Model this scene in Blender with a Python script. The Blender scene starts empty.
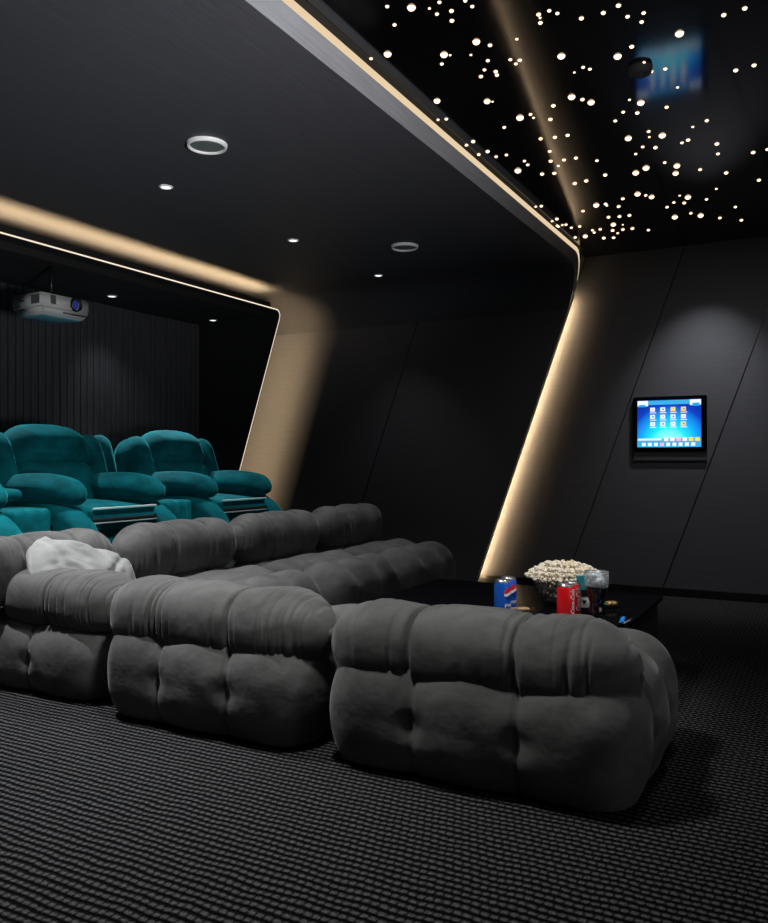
import bpy, bmesh, math, random
from mathutils import Vector, Matrix, noise
PI = math.pi
scene = bpy.context.scene
col = scene.collection
rnd = random.Random(7)
GRID = [92]

# ------------------------------------------------------------------ camera geometry (metres, camera 1 m above the carpet)
CX, CY, FPX = 384.0, 461.5, 811.6
SN, CS = 0.4756, 0.8797
def ray(u, v):
    a = (u - CX) / FPX
    return Vector((CS + SN * a, SN - CS * a, (CY - v) / FPX))
def on_z(u, v, z):
    q = ray(u, v); return Vector((0, 0, 1)) + q * ((z - 1) / q.z)

# ------------------------------------------------------------------ tagging
def tag(o, label=None, cat=None, group=None, kind=None):
    if label: o['label'] = label
    if cat: o['category'] = cat
    if group: o['group'] = group
    if kind: o['kind'] = kind
    return o
def link(name, me, mat=None, parent=None):
    o = bpy.data.objects.new(name, me); col.objects.link(o)
    if mat: me.materials.append(mat)
    if parent: o.parent = parent
    return o
def empty(name, loc=(0, 0, 0), rz=0):
    o = bpy.data.objects.new(name, None); col.objects.link(o)
    o.location = loc; o.rotation_euler = (0, 0, rz); o.empty_display_size = .1
    return o
def mesh_of(bm, smooth=True, name='m'):
    me = bpy.data.meshes.new(name)
    bm.normal_update(); bm.to_mesh(me); bm.free()
    for p in me.polygons: p.use_smooth = smooth
    return me
def obj(name, bm, mat, parent=None, smooth=True):
    return link(name, mesh_of(bm, smooth, name), mat, parent)
def copy_tree(o, parent=None):
    c = o.copy(); col.objects.link(c); c.parent = parent
    for ch in [x for x in col.objects if x.parent == o]: copy_tree(ch, c)
    return c

# ------------------------------------------------------------------ shapes
def box(bm, x0, x1, y0, y1, z0, z1, bev=0, mtx=None, seg=2):
    m = Matrix.Translation(((x0+x1)/2, (y0+y1)/2, (z0+z1)/2)) @ Matrix.Diagonal((abs(x1-x0), abs(y1-y0), abs(z1-z0), 1))
    if mtx: m = mtx @ m
    r = bmesh.ops.create_cube(bm, size=1, matrix=m)
    if bev:
        es = list({e for v in r['verts'] for e in v.link_edges})
        bmesh.ops.bevel(bm, geom=es, offset=bev, segments=seg, affect='EDGES', profile=.5)
    return bm
def prism(bm, pts, a, b, axis='Y'):
    """polygon pts extruded from a to b along axis"""
    def P(p, t):
        return {'Y': (p[0], t, p[1]), 'X': (t, p[0], p[1]), 'Z': (p[0], p[1], t)}[axis]
    lo = [bm.verts.new(P(p, a)) for p in pts]; hi = [bm.verts.new(P(p, b)) for p in pts]
    n = len(pts)
    bm.faces.new(lo); bm.faces.new(list(reversed(hi)))
    for i in range(n): bm.faces.new((lo[i], hi[i], hi[(i+1) % n], lo[(i+1) % n]))
    bmesh.ops.recalc_face_normals(bm, faces=bm.faces[:])
    return bm
def hexa(bm, c8):
    """eight corners: 4 of one face then the 4 opposite"""
    v = [bm.verts.new(c) for c in c8]
    for f in ((0,1,2,3), (7,6,5,4), (0,4,5,1), (1,5,6,2), (2,6,7,3), (3,7,4,0)): bm.faces.new([v[i] for i in f])
    bmesh.ops.recalc_face_normals(bm, faces=bm.faces[:])
    return bm
def lathe(bm, prof, n=32, c=(0, 0, 0)):
    rings = []
    for r, z in prof:
        if r < 1e-6: rings.append([bm.verts.new((c[0], c[1], c[2]+z))])
        else: rings.append([bm.verts.new((c[0]+r*math.cos(2*PI*i/n), c[1]+r*math.sin(2*PI*i/n), c[2]+z)) for i in range(n)])
    for A, B in zip(rings, rings[1:]):
        for i in range(n):
            j = (i+1) % n
            if len(A) == 1 and len(B) == 1: continue
            if len(A) == 1: bm.faces.new((A[0], B[j], B[i]))
            elif len(B) == 1: bm.faces.new((A[i], A[j], B[0]))
            else: bm.faces.new((A[i], A[j], B[j], B[i]))
    bmesh.ops.recalc_face_normals(bm, faces=bm.faces[:])
    return bm
def tube(bm, path, r, n=8):
    rings = []
    for i, p in enumerate(path):
        t = (Vector(path[min(i+1, len(path)-1)]) - Vector(path[max(i-1, 0)])).normalized()
        up = Vector((0, 0, 1)) if abs(t.z) < .9 else Vector((0, 1, 0))
        a = t.cross(up).normalized(); b = a.cross(t)
        rings.append([bm.verts.new(Vector(p) + (a*math.cos(2*PI*k/n) + b*math.sin(2*PI*k/n))*r) for k in range(n)])
    for A, B in zip(rings, rings[1:]):
        for k in range(n): bm.faces.new((A[k], A[(k+1) % n], B[(k+1) % n], B[k]))
    bm.faces.new(rings[0]); bm.faces.new(list(reversed(rings[-1])))
    bmesh.ops.recalc_face_normals(bm, faces=bm.faces[:])
    return bm
def cube_grid(bm, n):
    """unit cube surface as a dense grid, verts in [-1,1]"""
    for ax in range(3):
        for sg in (-1, 1):
            g = []
            for i in range(n+1):
                row = []
                for j in range(n+1):
                    p = [0, 0, 0]; p[ax] = sg
                    p[(ax+1) % 3] = -1+2*i/n; p[(ax+2) % 3] = -1+2*j/n
                    row.append(bm.verts.new(p))
                g.append(row)
            for i in range(n):
                for j in range(n):
                    q = (g[i][j], g[i+1][j], g[i+1][j+1], g[i][j+1])
                    bm.faces.new(q if sg > 0 else tuple(reversed(q)))
    bmesh.ops.remove_doubles(bm, verts=bm.verts[:], dist=1e-5)
def soft_box(hx, hy, hz, r, n=22, fn=None, puff=0.0, rz=None, pn=2.0):
    """rounded, puffed box centred on the origin; fn(pos, normal) -> displacement along the normal"""
    bm = bmesh.new(); cube_grid(bm, n)
    h = Vector((hx, hy, hz)); out = []
    rr = Vector([min(x, h[k]*.98) for k, x in enumerate((r, r, rz or r))])
    for v in bm.verts:
        pos = Vector((v.co.x*hx, v.co.y*hy, v.co.z*hz))
        inn = Vector([max(-(h[k]-rr[k]), min(h[k]-rr[k], pos[k])) for k in range(3)])
        q = Vector([(pos[k]-inn[k])/rr[k] for k in range(3)])
        q = q / (sum(abs(c)**pn for c in q)**(1/pn))
        nn = Vector([math.copysign(abs(q[k])**(pn-1), q[k])/rr[k] for k in range(3)]).normalized()
        p = inn + Vector((q.x*rr.x, q.y*rr.y, q.z*rr.z))
        d = 0
        if puff:
            q = Vector((p.x/hx, p.y/hy, p.z/hz))
            f = 1
            for k in range(3): f *= 1-(1-nn[k]**2)*(abs(q[k])**2.2)
            d += puff*(f-.5)
        if fn: d += fn(p, nn)
        out.append((v, p + nn*d))
    for v, p in out: v.co = p
    return bm
def text_bm(s, size, shear=0, offset=0):
    cu = bpy.data.curves.new('t', 'FONT'); cu.body = s; cu.size = size; cu.align_x = 'CENTER'; cu.align_y = 'CENTER'
    cu.shear = shear; cu.offset = offset; cu.resolution_u = 3
    o = bpy.data.objects.new('t', cu); col.objects.link(o)
    dg = bpy.context.evaluated_depsgraph_get(); dg.update()
    me = bpy.data.meshes.new_from_object(o.evaluated_get(dg))
    bm = bmesh.new(); bm.from_mesh(me)
    bpy.data.objects.remove(o); bpy.data.curves.remove(cu); bpy.data.meshes.remove(me)
    bmesh.ops.triangulate(bm, faces=bm.faces[:])
    bmesh.ops.subdivide_edges(bm, edges=[e for e in bm.edges if e.calc_length() > size*.15], cuts=2)
    return bm

# ------------------------------------------------------------------ materials
def mat(name, base=(.1,.1,.1), rough=.5, metal=0, sheen=0, sheen_tint=(1,1,1), sheen_rough=.3, emit=None, estr=0, spec=.5, trans=0, ior=1.45, coat=0):
    m = bpy.data.materials.new(name); m.use_nodes = True
    b = m.node_tree.nodes['Principled BSDF']
    b.inputs['Base Color'].default_value = (*base, 1); b.inputs['Roughness'].default_value = rough
    b.inputs['Metallic'].default_value = metal; b.inputs['Sheen Weight'].default_value = sheen
    b.inputs['Sheen Tint'].default_value = (*sheen_tint, 1); b.inputs['Sheen Roughness'].default_value = sheen_rough
    b.inputs['Specular IOR Level'].default_value = spec; b.inputs['Transmission Weight'].default_value = trans
    b.inputs['IOR'].default_value = ior; b.inputs['Coat Weight'].default_value = coat
    if emit: b.inputs['Emission Color'].default_value = (*emit, 1); b.inputs['Emission Strength'].default_value = estr
    return m, m.node_tree, b
def N(nt, t, **kw):
    n = nt.nodes.new(t)
    for k, v in kw.items():
        if k.startswith('i_'): n.inputs[k[2:].replace('_', ' ')].default_value = v
        else: setattr(n, k, v)
    return n
def ramp(nt, src, stops):
    r = nt.nodes.new('ShaderNodeValToRGB'); e = r.color_ramp.elements
    while len(e) < len(stops): e.new(.5)
    for k, (p, c) in enumerate(stops): e[k].position = p; e[k].color = (*c, 1) if len(c) == 3 else c
    nt.links.new(src, r.inputs[0]); return r
def math_n(nt, op, a, b=None, c=None):
    n = nt.nodes.new('ShaderNodeMath'); n.operation = op
    for i, x in enumerate((a, b, c)):
        if x is None: continue
        if isinstance(x, (int, float)): n.inputs[i].default_value = x
        else: nt.links.new(x, n.inputs[i])
    return n.outputs[0]
def coords(nt, scale=(1, 1, 1), kind='Object', rot=(0, 0, 0)):
    tc = N(nt, 'ShaderNodeTexCoord'); mp = N(nt, 'ShaderNodeMapping')
    mp.inputs['Scale'].default_value = scale; mp.inputs['Rotation'].default_value = rot
    nt.links.new(tc.outputs[kind], mp.inputs['Vector']); return mp.outputs[0]
def bump(nt, b, h, strength, dist):
    n = N(nt, 'ShaderNodeBump'); n.inputs['Strength'].default_value = strength; n.inputs['Distance'].default_value = dist
    nt.links.new(h, n.inputs['Height']); nt.links.new(n.outputs[0], b.inputs['Normal'])

def velvet(name, dark, light, sheen, tint, scale=4.0, sr=.35):
    m, nt, b = mat(name, light, .85, sheen=sheen, sheen_tint=tint, sheen_rough=sr, spec=.12)
    n1 = N(nt, 'ShaderNodeTexNoise', i_Scale=scale, i_Detail=5.0, i_Roughness=.6, i_Distortion=.6)
    nt.links.new(coords(nt, (1, 1, 1.6)), n1.inputs['Vector'])
    r = ramp(nt, n1.outputs[0], [(.3, dark), (.72, light)])
    nt.links.new(r.outputs[0], b.inputs['Base Color'])
    n2 = N(nt, 'ShaderNodeTexNoise', i_Scale=9.0, i_Detail=3.0)
    n3 = N(nt, 'ShaderNodeTexNoise', i_Scale=420.0, i_Detail=1.0)
    nt.links.new(coords(nt), n2.inputs['Vector']); nt.links.new(coords(nt), n3.inputs['Vector'])
    bump(nt, b, math_n(nt, 'ADD', n2.outputs[0], math_n(nt, 'MULTIPLY', n3.outputs[0], .05)), .35, .02)
    return m
M = {}
M['grey'] = velvet('grey_velvet', (.070, .069, .067), (.155, .153, .149), .22, (.8, .8, .78))
M['teal'] = velvet('teal_velvet', (.0, .055, .066), (.001, .165, .195), .35, (.08, .85, .95), 5)
M['satin'] = velvet('pale_satin', (.22, .22, .215), (.33, .33, .32), .3, (.9, .9, .9), 3)
M['piping'] = mat('pale_piping', (.6, .78, .8), .4)[0]
M['blackfab'] = mat('black_fabric', (.006, .006, .007), .8)[0]
M['blackgloss'] = mat('black_gloss', (.003, .003, .004), .10, spec=.5, ior=1.03)[0]
M['blackplas'] = mat('black_plastic', (.008, .008, .009), .35)[0]
M['white'] = mat('white_paint', (.75, .75, .74), .4)[0]
M['grille'] = mat('grey_grille', (.10, .12, .12), .7)[0]
M['button'] = mat('dark_button', (.03, .03, .03), .8)[0]

def grain(name, c0, c1, scl, rough=.6, b_s=.25, spec=.3):
    m, nt, b = mat(name, c1, rough, spec=spec)
    n1 = N(nt, 'ShaderNodeTexNoise', i_Scale=1.0, i_Detail=6.0, i_Roughness=.7)
    nt.links.new(coords(nt, scl), n1.inputs['Vector'])
    r = ramp(nt, n1.outputs[0], [(.25, c0), (.75, c1)])
    nt.links.new(r.outputs[0], b.inputs['Base Color'])
    bump(nt, b, n1.outputs[0], b_s, .002)
    return m
M['wall'] = grain('woven_wall_panel', (.053, .053, .060), (.080, .080, .090), (30, 4, 160), .62)
M['ceil'] = grain('brushed_ceiling_panel', (.034, .034, .040), (.058, .058, .067), (5, 120, 60), .6)
M['fascia'] = grain('brushed_lit_fascia', (.14, .14, .15), (.23, .23, .245), (4, 150, 150), .5)  # ceiling panel tone lightened; the light on the fascia is painted in
M['slat'] = grain('dark_slat', (.03, .03, .034), (.05, .05, .055), (40, 40, 3), .55)
M['darkwall'] = mat('dark_wall', (.005, .005, .006), .8)[0]
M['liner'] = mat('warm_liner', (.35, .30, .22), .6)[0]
M['skirt'] = mat('black_skirting', (.006, .006, .007), .4)[0]
# glossy stretched ceiling: near-black mirror
m, nt, b = mat('glossy_black_ceiling', (.001, .001, .0013), .085, spec=.5, ior=1.9); M['stretch'] = m
n1 = N(nt, 'ShaderNodeTexNoise', i_Scale=1.2, i_Detail=1.0); nt.links.new(coords(nt), n1.inputs['Vector']); bump(nt, b, n1.outputs[0], .03, .02)
# carpet: looped rows
m, nt, b = mat('woven_carpet', (.05, .05, .05), .95, spec=.1); M['carpet'] = m
tc = N(nt, 'ShaderNodeTexCoord'); wob = N(nt, 'ShaderNodeTexNoise', i_Scale=9.0, i_Detail=2.0); nt.links.new(tc.outputs['Object'], wob.inputs['Vector'])
sx = N(nt, 'ShaderNodeSeparateXYZ'); nt.links.new(tc.outputs['Object'], sx.inputs[0])
wv = math_n(nt, 'MULTIPLY', math_n(nt, 'SUBTRACT', wob.outputs[0], .5), .022)
X = math_n(nt, 'ADD', sx.outputs[0], wv); Y = math_n(nt, 'ADD', sx.outputs[1], wv)
PX, PY = .0265, .0225
row = math_n(nt, 'FLOOR', math_n(nt, 'DIVIDE', X, PX))
ax = math_n(nt, 'ABSOLUTE', math_n(nt, 'SINE', math_n(nt, 'MULTIPLY', X, PI/PX)))
yo = math_n(nt, 'ADD', Y, math_n(nt, 'MULTIPLY', math_n(nt, 'MODULO', row, 2.0), PY*.33))
ay = math_n(nt, 'ABSOLUTE', math_n(nt, 'SINE', math_n(nt, 'MULTIPLY', yo, PI/PY)))
fz = N(nt, 'ShaderNodeTexNoise', i_Scale=190.0, i_Detail=3.0, i_Roughness=.7); nt.links.new(tc.outputs['Object'], fz.inputs['Vector'])
hx_ = math_n(nt, 'POWER', ax, .8); hy_ = math_n(nt, 'POWER', ay, .45)
h = math_n(nt, 'MULTIPLY', hx_, math_n(nt, 'ADD', math_n(nt, 'MULTIPLY', hy_, .5), .5))
h2 = math_n(nt, 'MULTIPLY', h, math_n(nt, 'ADD', math_n(nt, 'MULTIPLY', fz.outputs[0], 1.5), .15))
r = ramp(nt, h2, [(.38, (.0015, .0015, .0017)), (.60, (.022, .022, .023)), (.95, (.185, .185, .192))])
nt.links.new(r.outputs[0], b.inputs['Base Color']); bump(nt, b, h2, 1.0, .012)
# lights
def emitter(name, c, s):
    m = bpy.data.materials.new(name); m.use_nodes = True; nt = m.node_tree
    nt.nodes.remove(nt.nodes['Principled BSDF']); e = N(nt, 'ShaderNodeEmission')
    e.inputs[0].default_value = (*c, 1); e.inputs[1].default_value = s
    nt.links.new(e.outputs[0], nt.nodes['Material Output'].inputs[0]); return m
WARM = (1.0, .71, .385)
M['led'] = emitter('warm_led', WARM, 110)
M['led_rear'] = emitter('warm_led_rear', WARM, 48)
M['diffuser'] = emitter('led_diffuser', (.86, .66, .42), .95)
M['thin'] = emitter('thin_led_line', (1, .84, .66), 1.0)
M['star'] = emitter('fibre_star', (1.0, .70, .45), 2.6)
M['down'] = emitter('downlight_lens', (.95, .97, 1.0), 1.6)

# ------------------------------------------------------------------ ROOM
WX, HZ = 6.315, 2.59            # right wall, star ceiling
MX, MZ = 6.2, 2.477             # middle zone wall and ceiling
X0, Y0, YB = -1.6, -3.2, 5.05
RX, RZ = 5.75, 2.30
def YE(z): return 2.505 - .354*z                 # slanted front of the middle zone
def YR(z): return 4.12 + (2.30 - z)*.33          # slanted front of the rear zone

bm = bmesh.new(); box(bm, X0, WX+.1, Y0, YB+.1, -.08, 0); tag(obj('floor', bm, M['carpet'], smooth=False), kind='structure')
bm = bmesh.new(); box(bm, X0, WX+.1, Y0, 1.75, HZ, HZ+.08); tag(obj('ceiling', bm, M['stretch'], smooth=False), kind='structure')
bm = bmesh.new(); box(bm, X0, MX-.12, 1.575, 1.62, HZ-.0015, HZ+.01); tag(obj('matte_strip', bm, M['blackfab'], smooth=False), kind='structure')  # matte strip added to suppress the cove's reflection in the glossy ceiling
# right wall: slanted panels with grooves between, on a dark backing
bm = bmesh.new(); box(bm, WX+.012, WX+.1, Y0, 2.75, 0, HZ); tag(obj('trim_1', bm, M['skirt'], smooth=False), kind='structure')
bm = bmesh.new(); G = .0045; zb, zt = .06, HZ-.001
for k in range(-1, 8):
    a0 = 1.805 - .735*k; a1 = a0 + .735            # Y at z=0 of the two grooves
    if k == -1: a1 = 2.66
    c = []
    for z in (zb, zt):
        ya = a0-.353*z+G; yb = (a1-.353*z-G) if k > -1 else (a1 - .353*z)
        c.append((ya, yb))
    lo, hi = c
    if hi[0] < Y0+.3: continue
    hexa(bm, [(WX, lo[0], zb), (WX, lo[1], zb), (WX, hi[1], zt), (WX, hi[0], zt), (WX+.012, lo[0], zb), (WX+.012, lo[1], zb), (WX+.012, hi[1], zt), (WX+.012, hi[0], zt)])
tag(obj('wall_right', bm, M['wall'], smooth=False), kind='structure')
bm = bmesh.new(); box(bm, WX-.006, WX+.012, Y0, 2.45, 0, .058); tag(obj('baseboard_right', bm, M['skirt'], smooth=False), kind='structure')
bm = bmesh.new(); box(bm, X0-.1, X0, Y0, YB, 0, HZ); tag(obj('wall_left', bm, M['darkwall'], smooth=False), kind='structure')
bm = bmesh.new(); box(bm, X0, WX+.1, Y0-.1, Y0, 0, HZ); tag(obj('wall_front', bm, M['darkwall'], smooth=False), kind='structure')

def arc_path(xw, zc, r, x_start=X0, z_end=0.0, n=10, flat_n=2):
    p = [(x_start, zc)]
    for i in range(n+1):
        t = PI/2*i/n; p.append((xw-r+r*math.sin(t), zc-r+r*math.cos(t)))
    p.append((xw, z_end)); return p
def sheet(bm, A, B):
    a = [bm.verts.new(p) for p in A]; b = [bm.verts.new(p) for p in B]
    for i in range(len(a)-1): bm.faces.new((a[i], a[i+1], b[i+1], b[i]))
inner = arc_path(MX, MZ, .30); outer = arc_path(MX+.015, MZ+.074, .30)
# middle ceiling (with the rounded bend)
na = 12
th = .006
bm = bmesh.new(); sheet(bm, [(x, YE(z), z) for x, z in inner[:na]], [(x, YB, z) for x, z in inner[:na]])
sheet(bm, [(x, YE(z)+.002, z+.015) for x, z in inner[:na]], [(x, YB, z+.015) for x, z in inner[:na]])
bmesh.ops.recalc_face_normals(bm, faces=bm.faces[:])
tag(obj('ceiling', bm, M['ceil']), kind='structure')
# middle wall panels with slanted grooves
bm = bmesh.new(); edges = [2.505, 3.80, 6.9]; ztop = MZ-.30
for i in range(2):
    a0, a1 = edges[i], edges[i+1]
    g0 = G if i else 0
    c = [(a0-.354*z+g0, min(a1-.354*z-G, YB)) for z in (0, ztop)]
    hexa(bm, [(MX, c[0][0], 0), (MX, c[0][1], 0), (MX, c[1][1], ztop), (MX, c[1][0], ztop)] + [(MX+.008, c[0][0], 0), (MX+.008, c[0][1], 0), (MX+.008, c[1][1], ztop), (MX+.008, c[1][0], ztop)])
tag(obj('wall_right', bm, M['wall'], smooth=False), kind='structure')
bm = bmesh.new(); hexa(bm, [(MX+.008, 2.56, 0), (MX+.008, YB, 0), (MX+.008, YB, ztop), (MX+.008, 2.56-.354*ztop, ztop)] + [(MX+.012, 2.56, 0), (MX+.012, YB, 0), (MX+.012, YB, ztop), (MX+.012, 2.56-.354*ztop, ztop)])
tag(obj('trim_2', bm, M['skirt'], smooth=False), kind='structure')
# fascia of the middle zone, bending into the wall edge
bm = bmesh.new(); sheet(bm, [(x, YE(z)-.001, z) for x, z in inner], [(x, YE(z)-.001, z) for x, z in outer])
sheet(bm, [(x, YE(z)+.006, z) for x, z in outer], [(x, YE(z)-.001, z) for x, z in outer])
bmesh.ops.recalc_face_normals(bm, faces=bm.faces[:])
tag(obj('trim_3', bm, M['fascia'], smooth=False), kind='structure')
bm = bmesh.new(); zz = [2.29, 1.5, .8, 0]; sheet(bm, [(MX+.012, YE(z)-.001, z) for z in zz], [(MX+.050, YE(z)-.001, z) for z in zz])  # lip added to stop the wall glow spreading forward
tag(obj('glow_lip', bm, M['fascia'], smooth=False), kind='structure')
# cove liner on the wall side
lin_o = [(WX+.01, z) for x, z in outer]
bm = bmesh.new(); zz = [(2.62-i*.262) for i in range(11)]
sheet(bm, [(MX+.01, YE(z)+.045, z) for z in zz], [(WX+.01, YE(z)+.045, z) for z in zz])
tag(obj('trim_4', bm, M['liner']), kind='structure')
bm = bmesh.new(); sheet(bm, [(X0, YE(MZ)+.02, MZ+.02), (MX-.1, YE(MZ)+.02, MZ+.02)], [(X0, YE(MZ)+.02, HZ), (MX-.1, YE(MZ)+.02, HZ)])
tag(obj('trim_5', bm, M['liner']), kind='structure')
# visible diffuser in the ceiling cove
cp = outer[:na]
bm = bmesh.new()
top = [(min(x+.10*max(0, (x-5.9)/.3), WX-.01), min(z+.06, HZ-.002)) for x, z in cp]
A = []; B = []
for i, (x, z) in enumerate(outer):
    t = 0 if i == 0 else min(1, (i-1)/10)*PI/2
    nx_, nz_ = math.sin(t), math.cos(t)
    w_ = .045 if i < 9 else .022
    x2, z2 = min(x+nx_*w_, WX-.002), min(z+nz_*w_, HZ-.003)
    if i == len(outer)-1: z = z2 = 1.9; x2 = x+.02
    A.append((x-nx_*.003, YE(z)+.012, z-nz_*.003)); B.append((x2, YE(z2)+.012, z2))
sheet(bm, A, B)
o = obj('led_strip', bm, M['diffuser']); tag(o, 'long warm light strip between the grey ceiling edge and the starry black ceiling', 'light strip')
# hidden tube that washes the right wall
bm = bmesh.new(); zs = [2.27, 1.8, 1.2, .6, 0.03]
def outx(z):
    best = [p for p in outer]
    for (xa, za), (xb, zb_) in zip(best, best[1:]):
        if za >= z >= zb_ and za != zb_: return xa+(xb-xa)*(za-z)/(za-zb_)
    return outer[-1][0]
sheet(bm, [(outx(z)+.028, YE(z)+.018, z) for z in zs], [(outx(z)+.028, YE(z)+.038, z) for z in zs])
o = obj('led_strip', bm, M['led']); tag(o, 'slanted warm light strip washing the wall left of the wall tablet', 'light strip')

# ---- rear zone
rin = arc_path(RX, RZ, .07, z_end=.0, n=8); rout = arc_path(RX+.012, RZ+.012, .08, z_end=.0, n=8)
bm = bmesh.new()
sheet(bm, [(x, YR(z), z) for x, z in rin], [(x, YB, z) for x, z in rin]); sheet(bm, [(x, YR(z), z) for x, z in rout], [(x, YB, z) for x, z in rout])
bmesh.ops.recalc_face_normals(bm, faces=bm.faces[:])
tag(obj('trim_6', bm, M['darkwall'], smooth=False), kind='structure')
bm = bmesh.new(); box(bm, X0, RX-.08, 4.24, YB, 2.25, 2.298); tag(obj('ceiling', bm, M['darkwall'], smooth=False), kind='structure')
bm = bmesh.new(); sheet(bm, [(max(x, X0+.01), YR(z)-.001, z-.001) for x, z in rin], [(max(x, X0+.01), YR(z)-.001, z-.001) for x, z in arc_path(RX+.009, RZ+.009, .078, n=8)])
o = obj('led_strip', bm, M['thin']); tag(o, 'thin bright line of light outlining the rear opening above the blue-green recliners', 'light strip')
bm = bmesh.new(); sheet(bm, [(X0+.02, 4.22, 2.325), (RX-.05, 4.22, 2.325)], [(X0+.02, 4.30, 2.325), (RX-.05, 4.30, 2.325)])
pz = [2.28, 2.0, 1.5, 1.0, .5, .25]
sheet(bm, [(RX+.035, YR(z)+.14, z) for z in pz], [(RX+.035, YR(z)+.20, z) for z in pz])
o = obj('led_strip', bm, M['led_rear']); tag(o, 'hidden warm light strip behind the rear opening, glowing golden on ceiling and wall', 'light strip')
bm = bmesh.new()  # hidden fins added to narrow the rear glow
for yy in (4.200, 4.320): box(bm, X0+.02, RX-.05, yy-.002, yy+.002, 2.314, 2.375)
for dd in (.105, .235): sheet(bm, [(RX+.014, YR(z)+dd, z) for z in pz], [(RX+.105, YR(z)+dd, z) for z in pz])
tag(obj('glow_fins', bm, M['darkwall'], smooth=False), kind='structure')
# slatted back wall
bm = bmesh.new(); box(bm, X0, WX+.1, YB, YB+.1, 0, HZ)
x = X0
while x < RX-.02:
    box(bm, x+.004, min(x+.057, RX-.01), YB-.020-.004*((int(x*97)) % 3), YB, .30, 2.25, .003, seg=1); x += .063
tag(obj('wall_back', bm, M['slat'], smooth=False), kind='structure')
bm = bmesh.new(); box(bm, X0, 5.6, 3.47, YB, 0, .30, .005, seg=1); tag(obj('trim_7', bm, M['carpet'], smooth=False), kind='structure')

# ------------------------------------------------------------------ SOFA MODULES
def tuft_fn(nx, ny, hx, hy, hz, amp, pit):
    def near(q, n):
        return min([abs(q-i/n) for i in range(1, n)] or [1])*n*2      # 0 at a crease, 1 mid cell
    def fn(p, n):
        dx, dy = near((p.x/hx+1)/2, nx), near((p.y/hy+1)/2, ny)
        wx = 1-n.x*n.x; wy = 1-n.y*n.y
        side = .55+.45*max(0, n.z)
        cr = 1.5*(wx*math.exp(-dx/.03)+wy*math.exp(-dy/.03))
        vx = max(0, 1-min(1, dx))**1.6; vy = max(0, 1-min(1, dy))**1.6
        d = -amp*side*(.50*min(1.5, cr) + .60*(1-(1-wx*vx)*(1-wy*vy)))
        # button pits
        for i in range(1, nx):
            bx = (i/nx*2-1)*hx
            if abs(n.y) > .5:
                r2 = (p.x-bx)**2+(p.z-.0)**2; d -= pit*math.exp(-r2/.0016)
            if n.z > .5:
                for j in range(1, ny):
                    by = (j/ny*2-1)*hy; r2 = (p.x-bx)**2+(p.y-by)**2; d -= pit*1.1*math.exp(-r2/.0022)
        if abs(n.x) > .5:
            for j in range(1, ny):
                by = (j/ny*2-1)*hy; r2 = (p.y-by)**2+(p.z-.0)**2; d -= pit*math.exp(-r2/.0016)
        d += .006*noise.noise(p*7+Vector((hx*9, hy*5, 1)))
        return d
    return fn
def roll_bm(L, ry, rz, lobes=3, seed=0, folds=30, p=2.15, nl=300, na_=64, bulge=.014):
    R = random.Random(seed); F = []
    cr = [(-.5+(i+1)/lobes) + R.uniform(-.02, .02) for i in range(lobes-1)]
    for c in cr:
        F.append((c, .008, .022, 9, 0))
        for k in range(5): F.append((c+R.uniform(-.07, .07), R.uniform(.004, .008), R.uniform(.006, .013), R.uniform(0, 6.3), 1))
    for k in range(folds-10):
        s = R.choice([-1, 1])*R.uniform(.28, .485) if k % 3 else R.uniform(-.45, .45)
        F.append((s, R.uniform(.004, .010), R.uniform(.004, .011), R.uniform(0, 6.3), 1))
    bm = bmesh.new(); rings = []
    for i in range(1, nl):
        t = i/nl; s = -.5*math.cos(PI*(.5*t+.25*(1-math.cos(PI*t))))  # finer at the ends
        q = abs(2*s)
        # rounded ends about rz deep
        e = max(0, (q*L/2-(L/2-rz*1.45))/(rz*1.45)); rad = max(.02, (1-e**p))**(1/p) if e < 1 else .02
        lob = 0
        bs = [-.5]+cr+[.5]
        for a, b in zip(bs, bs[1:]):
            if a <= s <= b: lob = math.sin(PI*(s-a)/(b-a))**.7
        ring = []
        for k in range(na_):
            th = 2*PI*k/na_; ct, st = math.cos(th), math.sin(th)
            ex = 2/2.5
            cy_ = math.copysign(abs(ct)**ex, ct)*ry; cz_ = math.copysign(abs(st)**ex, st)*rz
            d = bulge*(lob-.6)
            for (c, w, dep, ph, kd) in F:
                x = (s-c-(.010*math.sin(th*1.0+ph) if kd else .004*math.sin(th*2)))/w
                if abs(x) < 3:
                    am = 1 if not kd else max(0, .25+.75*math.sin(th+ph))
                    d -= dep*am*math.exp(-x*x)
            pp = Vector((s*L, cy_, cz_)); d += .006*noise.noise(pp*6+Vector((seed*3.1, 0, 0)))
            f = rad*(1+d/max(ry, rz))
            ring.append(bm.verts.new((s*L, cy_*f, cz_*f)))
        rings.append(ring)
    for A, B in zip(rings, rings[1:]):
        for k in range(na_): bm.faces.new((A[k], A[(k+1) % na_], B[(k+1) % na_], B[k]))
    bm.faces.new(rings[0]); bm.faces.new(list(reversed(rings[-1])))
    bmesh.ops.recalc_face_normals(bm, faces=bm.faces[:])
    return bm
SG = 'grey tufted sofa modules around the low table'
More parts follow.
